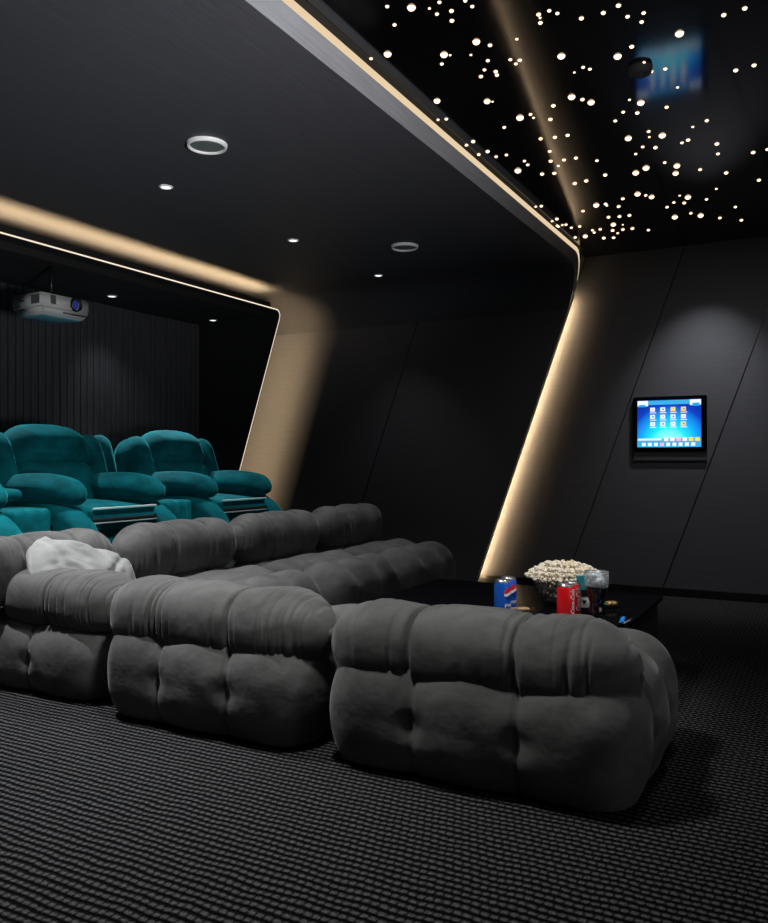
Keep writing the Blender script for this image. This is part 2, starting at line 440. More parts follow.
def module(x0, x1, y0, y1, rolls, label, seed, ztop=.41, nx=3, ny=3, amp=.040, cr=.17):
    cx_, cy_ = (x0+x1)/2, (y0+y1)/2; hx, hy = (x1-x0)/2-.012, (y1-y0)/2-.012; hz = (ztop-.015)/2
    root = empty('sofa_module', (cx_, cy_, 0)); tag(root, label, 'sofa module', SG)
    bm = soft_box(hx, hy, hz+.035, cr, GRID[0], tuft_fn(nx, ny, hx, hy, hz, amp, .015), puff=.012, rz=.225, pn=2.35)
    for v in bm.verts: v.co.z = max(v.co.z-.035, -hz) + hz + .015; v.co.x += rnd.uniform(-.0002, .0002)
    obj('seat', bm, M['grey'], root)
    # buttons on the top and sides
    for i in range(1, nx):
        for (yy, zz_, r_) in ((-hy, hz, 'y'), (hy, hz, 'y')):
            pass
    for n_, (axis, px_, py_, pz_, L, ry, rz) in enumerate(rolls):
        b2 = roll_bm(L, ry, rz, 3 if L > .8 else 2, seed+n_)
        o = obj('backrest', b2, M['grey'], root)
        o.location = (px_-cx_, py_-cy_, pz_)
        if axis == 'Y': o.rotation_euler = (0, 0, PI/2)
    return root
# near modules: backs turned to the camera
module(2.235, 3.10, .425, 1.495, [('Y', 2.43, .98, .382, 1.04, .155, .146)], 'grey velvet sofa module nearest the camera with its backrest roll facing us', 11)
module(2.235, 3.06, 1.525, 2.53, [('Y', 2.43, 2.035, .388, 1.03, .155, .148)], 'grey velvet sofa module second from the right front with ruffled backrest roll', 23, ny=3)
# corner module: side roll and back roll
module(2.30, 3.045, 2.57, 3.42, [('Y', 2.49, 2.91, .395, .72, .155, .128), ('X', 2.60, 3.27, .505, .88, .125, .158)], 'grey velvet corner sofa module at the far left holding the pale crumpled pillow', 37, ztop=.35, ny=2)
# rear row
GRID[0] = 70
for i, (a, b_, lab) in enumerate([(3.055, 3.98, 'grey velvet sofa module of the rear row, directly right of the corner module'),
                               (3.985, 4.91, 'grey velvet sofa module of the rear row, second from the wall end'),
                               (4.915, 5.85, 'grey velvet sofa module at the wall end of the rear row, farthest from the camera')]):
    module(a, b_, 2.45, 3.42, [('X', (a+b_)/2, 3.24, .505, .925, .135, .158)], lab, 50+i*7, ztop=.395, amp=.060, cr=.21)

# pillow leaning in the corner
def pillow_fn(p, n):
    d = .016*noise.noise(p*9+Vector((3, 1, 0))) + .012*noise.noise(p*16)
    d += .01*math.sin(p.x*34+p.y*18+3*noise.noise(p*5))*max(0, n.z)
    return d
bm = soft_box(.30, .19, .09, .09, 56, None)
for v in bm.verts:
    qx, qy = min(1, abs(v.co.x/.30)), min(1, abs(v.co.y/.19))
    fz_ = max(.10, (1-qx**2.6)*(1-qy**2.6))**.55; v.co.z *= fz_
    rq = (qx**2.8+qy**2.8)**(1/2.8)
    if rq > 1: v.co.x /= rq; v.co.y /= rq
    pin = 1-.07*(1-qx*qx)*qy*qy*1.0; v.co.y *= 1-.10*(1-qx**2)*qy; v.co.x *= 1-.05*(1-qy**2)*qx-.10*(qx*qy)**2
for v in bm.verts:
    p = v.co; s_ = 1 if p.z > 0 else -1
    v.co.z += .012*noise.noise(Vector((p.x*11, p.y*11, 2))) + .010*math.sin(p.x*38+p.y*22+4*noise.noise(p*6))*max(0, 1-(p.x/.28)**2) + .010*abs(noise.noise(Vector((p.x*17, p.y*26+p.x*9, 5))))*s_ - .016*math.exp(-((p.x+.16+.5*p.y)/.018)**2)*s_ - .014*math.exp(-((p.x-.10-.7*p.y)/.02)**2)*s_
o = obj('pillow', bm, M['satin']); o.location = (2.67, 3.03, .465); o.rotation_euler = (math.radians(50), math.radians(17), math.radians(-12))
tag(o, 'pale crumpled satin throw pillow leaning in the corner of the grey sofa', 'pillow')

# ------------------------------------------------------------------ RECLINERS (blue-green velvet)
RG = 'blue-green velvet recliners on the rear platform'
def slab(hx, hy, hz, r, puff, loc, rot, name, parent, mt='teal', n=20, fn=None, pre=None):
    bm = soft_box(hx, hy, hz, r, n, fn, puff)
    if pre: pre(bm)
    o = obj(name, bm, M[mt], parent); o.location = loc; o.rotation_euler = [math.radians(a) for a in rot]; return o
def round_top(w0, w1):
    """narrows the cushion's top corners: shoulders of the backrest"""
    def pre(bm):
        zs_ = [v.co.z for v in bm.verts]; lo, hi = min(zs_), max(zs_)
        for v in bm.verts:
            t = (v.co.z-lo)/(hi-lo); v.co.x *= w0+(w1-w0)*(t**2.2)
    return pre
def crease(p, n):
    return -.008*math.exp(-(p.x/.03)**2)*0 + .003*noise.noise(p*12)
def recliner(label):
    # local frame: x across, -y forward, floor at z 0; width .82
    root = empty('recliner', (0, 0, 0)); tag(root, label, 'recliner', RG)
    bm = bmesh.new(); box(bm, -.26, .26, .10, .80, 0.02, .30, .02); obj('base', bm, M['blackfab'], root)
    slab(.255, .30, .085, .07, .02, (0, .33, .37), (3, 0, 0), 'seat', root)
    # footrest: panel with two pale welts
    fr = None
    bm = bmesh.new(); box(bm, -.245, .245, .015, .06, .30, .425, .012); box(bm, -.245, .245, .03, .06, .12, .30, .01)
    fr = obj('footrest', bm, M['teal'], root)
    bm = bmesh.new(); box(bm, -.247, .247, .004, .016, .426, .437, .002); obj('piping', bm, M['piping'], fr)
    bm = bmesh.new(); box(bm, -.247, .247, .004, .016, .344, .353, .002); obj('piping', bm, M['piping'], fr)
    bm = bmesh.new(); box(bm, -.25, .25, .002, .014, .355, .374, .003); obj('shadow_strip', bm, M['blackfab'], fr)  # black strip stands in for the shade between panel and welt
    # backrest
    slab(.285, .11, .16, .08, .02, (0, .645, .535), (-14, 0, 0), 'lumbar_cushion', root, pre=None)
    slab(.30, .125, .145, .11, .035, (0, .725, .775), (-16, 0, 0), 'headrest', root, n=26, pre=round_top(1.04, .86))
    bm = bmesh.new(); box(bm, -.36, .36, .80, .86, .15, .80, .03, Matrix.Rotation(math.radians(-8), 4, 'X') @ Matrix.Translation((0, -.03, .1))); obj('back_shell', bm, M['teal'], root)
    for s in (-1, 1):
        w = slab(.095, .15, .33, .09, .02, (s*.345, .70, .54), (-16, 0, 0), 'side_wing', root, pre=round_top(1.04, .72))
        # arm: curved body and fat pad
        def arch(bm):
            for v in bm.verts:
                t = max(0, v.co.z/.23); f = min(1, max(0, (-v.co.y-.10)/.345))
                v.co.z -= .30*(1-math.sqrt(max(0, 1-f*f)))*t
        a = slab(.080, .44, .235, .078, .012, (s*.325, .345, .245), (0, 0, 0), 'arm', root, n=24, pre=arch)
        def sag(bm):
            for v in bm.verts:
                f = (v.co.y)/.36; v.co.z -= .020*f*f + (.02*max(0, -f)**3); 
                k = 1-.18*abs(f)**3; v.co.x *= k
        slab(.100, .35, .078, .076, .020, (s*.31, .385, .545), (0, 0, 0), 'arm_pad', root, n=24, pre=sag)
    return root
def console(label):
    root = empty('console', (0, 0, 0)); tag(root, label, 'console', 'blue-green consoles between the recliners')
    def pleat(p, n): return .004*math.sin(p.x*75+2*noise.noise(p*4))*abs(n.y)+.003*math.sin(p.x*75)*max(0, n.z)
    slab(.118, .28, .22, .03, .004, (0, .36, .225), (0, 0, 0), 'body', root, n=30, fn=pleat)
    slab(.10, .20, .035, .034, .012, (0, .48, .515), (0, 0, 0), 'lid', root)
    slab(.088, .12, .34, .08, .015, (0, .80, .54), (-14, 0, 0), 'backrest', root, pre=round_top(1.04, .80))
    return root
PZ, RY = .30, 3.62
labs = ['blue-green velvet recliner at the left edge of the photo, mostly cut off by the frame',
        'blue-green velvet recliner in the middle of the row, behind the corner sofa module',
        'blue-green velvet recliner at the right end of the row, beside the golden wall glow']
R0 = recliner(labs[0]); XS = [2.37, 3.50, 4.63]
for i in range(3):
    o = R0 if i == 0 else copy_tree(R0)
    o.location = (XS[i], RY, PZ); o['label'] = labs[i]
clabs = ['blue-green velvet armrest console left of the middle recliner', 'blue-green velvet armrest console between the middle and right recliners']
K0 = console(clabs[0])
for i in range(2):
    o = K0 if i == 0 else copy_tree(K0)
    o.location = ((XS[i]+XS[i+1])/2, RY+.02, PZ); o['label'] = clabs[i]

# ------------------------------------------------------------------ STARS
tiles = [
 (360, 0, 7.53, [(205,54,38),(387,62,82),(523,69,28),(598,22,38),(579,111,38),(689,87,44),(692,161,44),(260,192,38),(208,412,74),(83,446,34),(633,416,74),(679,420,24),(616,486,36)]),
 (462, 0, 7.53, [(25,12,36),(77,54,38),(108,319,74),(211,345,42),(67,418,26),(194,461,36),(169,530,34),(142,580,40),(254,543,40),(263,569,40),(413,299,30),(364,453,36),(435,457,40),(405,485,34),(577,114,44),(588,140,26),(590,177,42),(657,86,38),(718,106,38),(748,427,74)]),
 (564, 0, 7.53, [(131,143,46),(296,102,46),(410,47,48),(479,130,40),(600,103,40),(585,170,40),(510,356,44),(404,429,74),(144,511,34),(195,525,34),(78,550,24),(498,522,42),(600,478,42),(659,543,34),(763,523,36)]),
 (666, 0, 7.53, [(102,257,82),(435,118,46),(593,68,48),(525,534,44),(663,496,44)]),
 (430, 86, 7.53, [(53,116,64),(123,252,34),(38,262,30),(430,119,64),(471,122,22),(678,242,72),(757,217,34),(559,315,34),(325,421,40),(252,452,34),(367,519,34),(434,496,40),(498,535,32),(575,522,32),(711,568,30),(736,596,32),(662,640,64)]),
 (532, 86, 7.53, [(298,86,70),(380,105,40),(445,127,66),(161,152,42),(138,254,40),(12,243,26),(65,400,38),(172,389,38),(268,374,38),(134,495,34),(140,568,38),(198,604,28),(241,559,36),(331,545,38),(489,565,32),(734,108,26),(687,200,34),(627,266,34),(725,397,64)]),
 (634, 86, 5.73, [(250,11,20),(39,99,52),(187,124,28),(19,157,30),(417,201,28),(337,237,20),(84,263,26),(88,295,18),(162,286,50),(275,328,24),(310,312,30),(50,351,24),(123,355,30),(10,392,22),(475,334,32),(481,391,26),(683,383,30),(763,366,24),(176,441,24),(69,472,48),(246,460,46),(379,481,26)]),
 (520, 160, 6.194, [(137,89,32),(213,84,32),(339,147,32),(410,131,32),(528,95,32),(717,82,50),(637,242,28),(728,213,46),(132,288,26),(80,293,22),(228,367,28),(180,383,22),(210,410,22),(238,414,22),(262,405,20),(285,402,24),(318,421,22),(370,413,24),(342,481,24),(404,474,38),(390,318,26),(472,282,46),(530,274,26),(538,284,20),(611,290,28),(548,356,28),(616,352,28),(678,345,28),(578,402,40),(637,403,14),(574,438,28),(637,432,26),(605,455,20),(696,426,28),(449,437,22),(460,451,22),(497,431,24),(519,485,28),(580,483,26)]),
 (644, 160, 6.194, [(196,85,46),(509,82,32),(712,127,30),(448,181,20),(11,221,24),(47,231,42),(221,223,18),(272,233,46),(249,268,28),(185,265,24),(143,294,24),(387,246,24),(290,332,24),(191,356,44),(351,346,44),(470,361,26),(566,293,24),(603,375,26),(27,436,24)]),
]
star0 = None
for ox, oy, sc, L in tiles:
    for x, y, dm in L:
        u, v = ox+x/sc, oy+y/sc; dpx = dm/sc
        P = on_z(u, v, HZ-.003)
        if P.y > YE(HZ)-.012: P.y = YE(HZ)-.014
        t = P.x*CS + P.y*SN
        r_ = .5*dpx*t/FPX*.78
        if star0 is None:
            bm = bmesh.new(); lathe(bm, [(0, -.8), (.35, -.75), (.7, -.56), (.93, -.28), (1, 0)], 12)
            star0 = obj('star_light', bm, M['star']); o = star0
        else:
            o = star0.copy(); col.objects.link(o)
        o.location = (P.x, P.y, HZ); o.scale = (r_, r_, r_)
        big = dpx > 7.2; small = dpx < 4.4
        lab = ('large bright star light set in the glossy black ceiling' if big else 'tiny faint star light set in the glossy black ceiling' if small else 'medium-sized star light set in the glossy black ceiling')
        tag(o, lab, 'star light', 'large star lights on the ceiling' if big else 'tiny star lights on the ceiling' if small else 'medium star lights on the ceiling')

# small black sensor under the ceiling, beside the tablet's reflection
P = on_z(640, 68, HZ)
bm = bmesh.new(); lathe(bm, [(0, -.03), (.03, -.03), (.045, -.022), (.05, 0)], 24, (0, 0, 0))
s_ = obj('ceiling_sensor', bm, M['blackfab']); s_.location = (P.x, P.y, HZ)
tag(s_, 'small round black sensor on the glossy ceiling beside the blue reflection', 'sensor')
bm = bmesh.new(); lathe(bm, [(0, -.036), (.010, -.034), (.014, -.029)], 16); obj('lens', bm, M['blackfab'], s_)

# ------------------------------------------------------------------ CEILING SPEAKERS AND DOWNLIGHTS
sp = None
for (x, y, lab) in [(2.93, 2.52, 'larger-looking round white ceiling speaker, nearest the camera on the dark ceiling'), (4.96, 2.52, 'round white ceiling speaker farther away, left of the grey ceiling edge')]:
    if sp is None:
        sp = empty('ceiling_speaker')
        bm = bmesh.new(); lathe(bm, [(.078, -.001), (.078, -.012), (.082, -.018), (.090, -.017), (.094, 0)], 40); obj('rim', bm, M['white'], sp)
        bm = bmesh.new(); lathe(bm, [(0, -.012), (.05, -.011), (.079, -.008)], 40); obj('grille', bm, M['grille'], sp); o = sp
    else: o = copy_tree(sp)
    o.location = (x, y, MZ); tag(o, lab, 'speaker', 'round speakers in the dark ceiling')
dl = None
for (x, y, z, lab) in [(3.28, 3.105, MZ, 'small bright downlight in the dark ceiling, nearest the big speaker'), (4.475, 3.108, MZ, 'small bright downlight in the dark ceiling, middle one of the row'), (5.64, 3.10, MZ, 'small bright downlight in the dark ceiling, just left of the far speaker'),
                    (4.415, 4.723, 2.25, 'small downlight in the rear ceiling, right of the projector'), (5.589, 4.739, 2.25, 'small downlight in the rear ceiling, near its right-hand corner'), (3.24, 4.723, 2.25, None)]:
    if lab is None: continue
    if dl is None:
        dl = empty('downlight')
        bm = bmesh.new(); lathe(bm, [(.026, -.001), (.028, -.006), (.036, -.004), (.038, 0)], 28); obj('trim_ring', bm, M['white'], dl)
        bm = bmesh.new(); lathe(bm, [(0, -.005), (.028, -.004)], 28); obj('lens', bm, M['down'], dl); o = dl
    else: o = copy_tree(dl)
    o.location = (x, y, z); tag(o, lab, 'downlight', 'small round downlights')

# ------------------------------------------------------------------ PROJECTOR
pr = empty('projector', (3.545, 4.33, 1.905), math.radians(0)); pr.scale = (.92, .92, 1.0)
tag(pr, 'white ceiling projector hanging over the blue-green recliners', 'projector')
M['projw'] = mat('projector_white', (.42, .42, .41), .45)[0]; M['projb'] = mat('projector_blue', (.12, .30, .36), .5)[0]
M['lensblue'] = mat('lens_glass', (.01, .02, .12), .05, emit=(.1, .15, 1), estr=.12)[0]
M['vent'] = mat('vent_grey', (.10, .10, .11), .6)[0]
def frust(bm, x, y, x2, y2, z0, z1, b=.012):
    hexa(bm, [(-x, -y, z1), (x, -y, z1), (x, y, z1), (-x, y, z1), (-x2, -y2, z0), (x2, -y2, z0), (x2, y2, z0), (-x2, y2, z0)])
    bmesh.ops.bevel(bm, geom=bm.edges[:], offset=b, segments=3, affect='EDGES')
bm = bmesh.new(); frust(bm, .20, .15, .20, .155, .05, .135); obj('body', bm, M['projw'], pr)
bm = bmesh.new(); frust(bm, .198, .152, .165, .125, .005, .052, .006); lw = obj('lower_shell', bm, M['projw'], pr)
bm = bmesh.new(); box(bm, -.155, .155, -.115, .115, .0, .006, .002); obj('bottom_plate', bm, M['projb'], pr)
rt = Matrix.Translation((.075, -.155, .092)) @ Matrix.Rotation(PI/2, 4, 'X')
bm = bmesh.new(); lathe(bm, [(0, -.01), (.030, -.01), (.034, .016), (.042, .020), (.045, .0)], 32); bm.transform(rt); ln = obj('lens_barrel', bm, M['blackplas'], pr)
bm = bmesh.new(); lathe(bm, [(0, .006), (.018, .004), (.031, -.004)], 28); bm.transform(rt); obj('lens_glass', bm, M['lensblue'], ln)
bm = bmesh.new()
for k in range(7): box(bm, -.203, -.198, -.13+k*.012, -.123+k*.012, .065, .12)
obj('side_vent', bm, M['vent'], pr, smooth=False)
bm = bmesh.new()
for k in range(7): box(bm, -.13+k*.006, -.127+k*.006, -.158, -.151, .07, .125)
obj('front_vent', bm, M['vent'], pr, smooth=False)
bm = bmesh.new(); box(bm, -.02, .16, -.154, -.14, .026, .032); obj('front_slot', bm, M['blackplas'], pr, smooth=False)
bm = bmesh.new(); box(bm, -.203, -.197, .02, .075, .085, .095); obj('side_port', bm, M['blackplas'], pr, smooth=False)
bm = bmesh.new(); tube(bm, [(0, 0, .13), (0, 0, .343)], .013, 14); box(bm, -.06, .06, -.06, .06, .132, .142, .003); obj('mount_pole', bm, M['blackplas'], pr)

# ------------------------------------------------------------------ WALL TABLET
tb = empty('wall_tablet', (WX, 1.0, 1.249)); tag(tb, 'glowing touch-screen tablet mounted on the dark panelled wall', 'tablet')
bm = bmesh.new(); box(bm, -.045, 0, -.260, .258, -.170, .233, .008); obj('bezel', bm, M['blackgloss'], tb, smooth=False)
bm = bmesh.new(); box(bm, -.025, .0, -.260, .258, -.243, -.172, .003); obj('lower_strip', bm, mat('dark_strip', (.05, .05, .055), .6, spec=.2)[0], tb, smooth=False)  # darker strip directly below the bezel
m = bpy.data.materials.new('screen_glow'); m.use_nodes = True; nt = m.node_tree; nt.nodes.remove(nt.nodes['Principled BSDF'])
tc = N(nt, 'ShaderNodeTexCoord'); sx = N(nt, 'ShaderNodeSeparateXYZ'); nt.links.new(tc.outputs['Object'], sx.inputs[0])
dy = math_n(nt, 'MULTIPLY', sx.outputs[1], 1.05); dz = math_n(nt, 'ADD', sx.outputs[2], .13)
rr = math_n(nt, 'SQRT', math_n(nt, 'ADD', math_n(nt, 'MULTIPLY', dy, dy), math_n(nt, 'MULTIPLY', dz, dz)))
r = ramp(nt, rr, [(.03, (.25, .75, .85)), (.14, (.01, .50, .72)), (.22, (.005, .22, .60)), (.30, (.004, .03, .32)), (.40, (.003, .012, .16))])
e = N(nt, 'ShaderNodeEmission'); e.inputs[1].default_value = 1.75; nt.links.new(r.outputs[0], e.inputs[0]); nt.links.new(e.outputs[0], nt.nodes['Material Output'].inputs[0])
bm = bmesh.new(); box(bm, -.0465, -.044, -.225, .225, -.142, .207); scr = obj('screen', bm, m, tb, smooth=False)
ew = emitter('icon_white', (.85, .92, 1), 1.1); ey = emitter('icon_yellow', (1, .72, .08), 1.1); eb = emitter('icon_blue', (.02, .35, .85), 1.1); ep = emitter('icon_pink', (1, .55, .65), 1.0); ec = emitter('bar_blue', (.05, .45, .85), 1.0)
def chip(name, yc, zc, w, h_, mt, par, b_=.004, lift=0):
    k_ = .349/.40; zc = .207-(.205-zc)*k_; h_ *= k_
    bm = bmesh.new(); box(bm, -.0478-lift, -.0464-lift, yc-w/2, yc+w/2, zc-h_/2, zc+h_/2, 0)
    return obj(name, bm, mt, par, smooth=False)
chip('title_bar', 0, .183, .45, .036, ec, scr)
chip('menu_tab', .185, .178, .075, .046, ew, scr, lift=.001); chip('menu_tab', -.185, .178, .075, .046, ew, scr, lift=.001)
chip('menu_badge', .190, .158, .05, .02, eb, scr, lift=.002); chip('menu_badge', -.190, .160, .05, .026, eb, scr, lift=.002)
for r_i in range(3):
    for c_i in range(4):
        yc = .115-c_i*.0725; zc = .125-r_i*.062
        mt = ey if (c_i == 3 and r_i == 2) or (c_i == 2 and r_i == 0) or (c_i == 3 and r_i == 0) else ew
        ic = chip('icon', yc, zc, .034, .034, mt, scr)
        chip('icon_mark', yc-.003, zc, .013, .015, eb if (r_i+c_i) % 2 else ep, scr, lift=.001)
        chip('icon_label', yc-.003, zc-.028, .045, .006, ew, scr)
chip('dock', 0, -.158, .45, .072, ec, scr)
chip('search_bar', .135, -.130, .17, .016, ew, scr, lift=.001)
for k in range(6): chip('dock_icon', .018-k*.0435, -.130, .032, .030, [ew, ew, ep, ew, ey, ey][k], scr, lift=.001)
for k in range(9): chip('dock_icon', .178-k*.0435, -.172, .027, .028, [ew, ew, ew, ep, ew, ew, ew, ew, ew][k], scr, lift=.001)

# ------------------------------------------------------------------ COFFEE TABLE
TZ = .38
t = empty('coffee_table', (3.53, 1.22, 0)); tag(t, 'low glossy black coffee table holding cans, popcorn and a glass of cola', 'table')
bm = bmesh.new(); box(bm, -.41, .39, -.57, .57, TZ-.022, TZ, .004); obj('tabletop', bm, M['blackgloss'], t, smooth=False)
bm = bmesh.new(); box(bm, -.39, .37, -.55, .55, .05, TZ-.022, .006); obj('body', bm, M['blackplas'], t, smooth=False)
bm = bmesh.new(); box(bm, -.34, .32, -.50, .50, 0, .05); obj('plinth', bm, M['blackfab'], t, smooth=False)

# cans
M['alu'] = mat('brushed_aluminium', (.7, .7, .7), .3, metal=1)[0]
M['blue'] = mat('can_blue', (.008, .10, .50), .3, spec=.5)[0]; M['navy'] = mat('can_navy', (.004, .04, .28), .3)[0]
M['red'] = mat('can_red', (.75, .008, .012), .3, spec=.5)[0]; M['wprint'] = mat('white_print', (.85, .85, .85), .4)[0]; M['rprint'] = mat('red_print', (.75, .02, .03), .4)[0]
CR = .034; CH = .138
def wrap(bm, phi, z0, r_=CR+.0006):
    for v in bm.verts:
        a = phi + v.co.x/r_; z = z0+v.co.y
        v.co = (r_*math.cos(a), r_*math.sin(a), z)
def can(p, skin, label, group, kind, phi):
    root = empty('drink_can', p); tag(root, label, 'can', group)
    bm = bmesh.new(); lathe(bm, [(CR-.006, .006), (CR-.001, .012), (CR, .018), (CR, CH-.018), (CR-.003, CH-.010)], 40); obj('body', bm, skin, root)
    bm = bmesh.new(); lathe(bm, [(0, .004), (CR-.012, .003), (CR-.010, 0), (CR-.006, .0062)], 32); obj('bottom_rim', bm, M['alu'], root)
    bm = bmesh.new(); lathe(bm, [(CR-.0031, CH-.0101), (CR-.0055, CH-.001), (CR-.0068, CH), (CR-.0085, CH-.004), (0, CH-.005)], 40); ld = obj('lid', bm, M['alu'], root)
    bm = bmesh.new(); box(bm, -.007, .012, -.007, .007, CH-.0045, CH-.0028, .0005); obj('pull_tab', bm, M['alu'], ld)
    if kind == 'script':
        bm = text_bm('Coca-Cola', .034, .35, .0007)
        for v in bm.verts: v.co = Vector((-v.co.y, v.co.x*.66, 0))
        wrap(bm, phi, .070); obj('lettering', bm, M['wprint'], root, smooth=False)
        bm = bmesh.new()
        n = 24
        rows = []
        for i in range(n+1):
            yy = -.050+.100*i/n; xx = .018+.004*math.sin(i/n*2*PI); rows.append([bm.verts.new((xx, yy, 0)), bm.verts.new((xx+.004, yy, 0))])
        for a_, b_2 in zip(rows, rows[1:]): bm.faces.new((a_[0], a_[1], b_2[1], b_2[0]))
        wrap(bm, phi, .070); obj('ribbon', bm, M['wprint'], root)
    else:
        # round emblem: red cap, white wave, blue base
        R_ = .024
        def seg(lo, hi, mt, off):
            bm = bmesh.new(); n = 28; L = []
            for i in range(n+1):
                x = -R_+2*R_*i/n; e_ = math.sqrt(max(0, R_*R_-x*x)); w = .0045*math.sin(x/R_*2.4)
                a = max(-e_, min(e_, lo+w)); b2 = max(-e_, min(e_, hi+w)); L.append((bm.verts.new((x, a, 0)), bm.verts.new((x, b2, 0))))
            for p_, q_ in zip(L, L[1:]): 
                try: bm.faces.new((p_[0], q_[0], q_[1], p_[1]))
                except ValueError: pass
            wrap(bm, phi, .085, CR+.0006+off); obj('emblem', bm, mt, root)
        bm = bmesh.new(); bmesh.ops.create_circle(bm, cap_ends=True, radius=.0225, segments=32); bmesh.ops.subdivide_edges(bm, edges=bm.edges[:], cuts=1); bmesh.ops.triangulate(bm, faces=bm.faces[:])
        bm.free()
        seg(-.03, .03, M['wprint'], 0); seg(.005, .03, M['rprint'], .0004); seg(-.03, -.007, M['navy'], .0004)
        bm = text_bm('pepsi', .020, 0, .0004)
        wrap(bm, phi, .040); obj('lettering', bm, M['wprint'], root, smooth=False)
    return root
VA = math.atan2(-SN, -CS)            # direction from a thing towards the camera
can((3.145, 1.150, TZ), M['blue'], 'blue soda can with a round emblem, front one of the pair', 'blue soda cans on the black table', 'emblem', VA+.72)
can((3.235, 1.158, TZ), M['blue'], 'blue soda can with a round emblem, half hidden behind the other blue can', 'blue soda cans on the black table', 'emblem', VA+.62)
can((3.155, .892, TZ), M['red'], 'red soda can with white script, front one of the red pair', 'red soda cans on the black table', 'script', VA+.75)
can((3.235, .888, TZ), M['red'], 'red soda can with white script, half hidden behind the other red can', 'red soda cans on the black table', 'script', VA+.62)

# cola glass
M['glass'] = mat('clear_glass', (.96, .98, .98), .02, trans=1, ior=1.45)[0]
m = bpy.data.materials.new('clear_thin_glass'); m.use_nodes = True; nt = m.node_tree; nt.nodes.remove(nt.nodes['Principled BSDF']); M['thin_glass'] = m
tr = N(nt, 'ShaderNodeBsdfTransparent'); tr.inputs[0].default_value = (.93, .95, .95, 1); gl = N(nt, 'ShaderNodeBsdfGlossy'); gl.inputs['Roughness'].default_value = .04
fr_ = N(nt, 'ShaderNodeLayerWeight'); fr_.inputs['Blend'].default_value = .25; mx_ = N(nt, 'ShaderNodeMixShader')
nt.links.new(math_n(nt, 'ADD', math_n(nt, 'MULTIPLY', fr_.outputs['Facing'], .30), .03), mx_.inputs[0]); nt.links.new(tr.outputs[0], mx_.inputs[1]); nt.links.new(gl.outputs[0], mx_.inputs[2]); nt.links.new(mx_.outputs[0], nt.nodes['Material Output'].inputs[0])
M['frost'] = mat('frosted_ice', (.85, .9, .92), .3, trans=.25, ior=1.31)[0]
M['cola'] = mat('cola', (.012, .004, .002), .05)[0]
gp = Vector((3.235, .790, TZ))
def gl_r(z):
    pts = [(0, .033), (.02, .034), (.055, .0295), (.09, .036), (.13, .046), (.165, .0485), (.185, .0475)]
    for (a, ra), (b_, rb) in zip(pts, pts[1:]):
        if a <= z <= b_:
            k = (z-a)/(b_-a); k = k*k*(3-2*k); return ra+(rb-ra)*k
    return pts[-1][1]
M['frostglass'] = mat('misted_glass', (.9, .93, .94), .16, trans=.86, ior=1.3)[0]
root = empty('cola_glass', gp); tag(root, 'curvy soda glass of cola with ice beside the red cans', 'glass')
zs = [i*.185/22 for i in range(23)]
zf = [z for z in zs if z >= .125]; zc_ = [z for z in zs if z < .13]+[zf[0]]
bm = bmesh.new(); lathe(bm, [(gl_r(z), z) for z in zf]+[(gl_r(z)-.0022, z) for z in reversed(zf)], 40); obj('misted_rim', bm, M['frostglass'], root)
bm = bmesh.new(); lathe(bm, [(0, 0)]+[(gl_r(z), z) for z in zc_]+[(gl_r(z)-.0022, z) for z in reversed(zc_) if z > .014]+[(0, .014)], 40)
for v in bm.verts:
    r0 = math.hypot(v.co.x, v.co.y)
    if r0 > gl_r(min(.185, max(0, v.co.z)))-.001 and v.co.z < .12:
        k = 1+.012*math.cos(12*math.atan2(v.co.y, v.co.x)); v.co.x *= k; v.co.y *= k
obj('tumbler', bm, M['thin_glass'], root)
bm = bmesh.new(); zl = [z for z in zs if .016 < z < .130]
lathe(bm, [(0, .0155)]+[(gl_r(z)-.0030, z) for z in zl]+[(0, .1285)], 36); obj('cola', bm, M['cola'], root)
iceb = None
for k, (dx, dy, dz, rx, ry_) in enumerate([(-.014, -.010, .145, .3, .5), (.016, -.012, .146, .8, .2), (0, .018, .144, .1, 1.0), (.003, -.002, .168, .6, .7), (-.02, .012, .166, 1.1, .4)]):
    if iceb is None:
        bm = bmesh.new(); box(bm, -.0145, .0145, -.0135, .0135, -.0135, .0135, .004, seg=3); iceb = obj('ice_cube', bm, M['frost']); o = iceb
    else: o = iceb.copy(); col.objects.link(o)
    o.location = gp+Vector((dx, dy, dz)); o.rotation_euler = (rx, ry_, k); tag(o, 'frosted ice cube floating at the top of the cola glass', 'ice cube', 'ice cubes in the cola glass')

# popcorn bowl
bp = Vector((3.49, .985, TZ)); BH = .115
def bo_r(z): return .075+.075*math.sin(min(1, z/BH)*PI/2)**.9
root = empty('glass_bowl', bp); tag(root, 'clear faceted glass bowl heaped with popcorn behind the red cans', 'bowl')
zs = [BH*i/14 for i in range(15)]
bm = bmesh.new(); lathe(bm, [(0, 0)]+[(bo_r(z), z) for z in zs]+[(bo_r(z)-.004, z) for z in reversed(zs) if z > .008]+[(0, .009)], 48)
for v in bm.verts:
    k = 1+.012*math.cos(24*math.atan2(v.co.y, v.co.x)); v.co.x *= k; v.co.y *= k
obj('vessel', bm, M['thin_glass'], root)
m, nt, b = mat('popcorn', (.82, .74, .58), .7, spec=.2); M['pop'] = m
b.inputs['Subsurface Weight'].default_value = .15; b.inputs['Subsurface Radius'].default_value = (.01, .008, .004); b.inputs['Subsurface Scale'].default_value = .3
n1 = N(nt, 'ShaderNodeTexNoise', i_Scale=70.0, i_Detail=2.0); nt.links.new(coords(nt), n1.inputs['Vector']); r = ramp(nt, n1.outputs[0], [(.36, (.62, .42, .16)), (.50, (.86, .80, .68)), (.8, (.95, .93, .88))]); nt.links.new(r.outputs[0], b.inputs['Base Color'])
kern = []
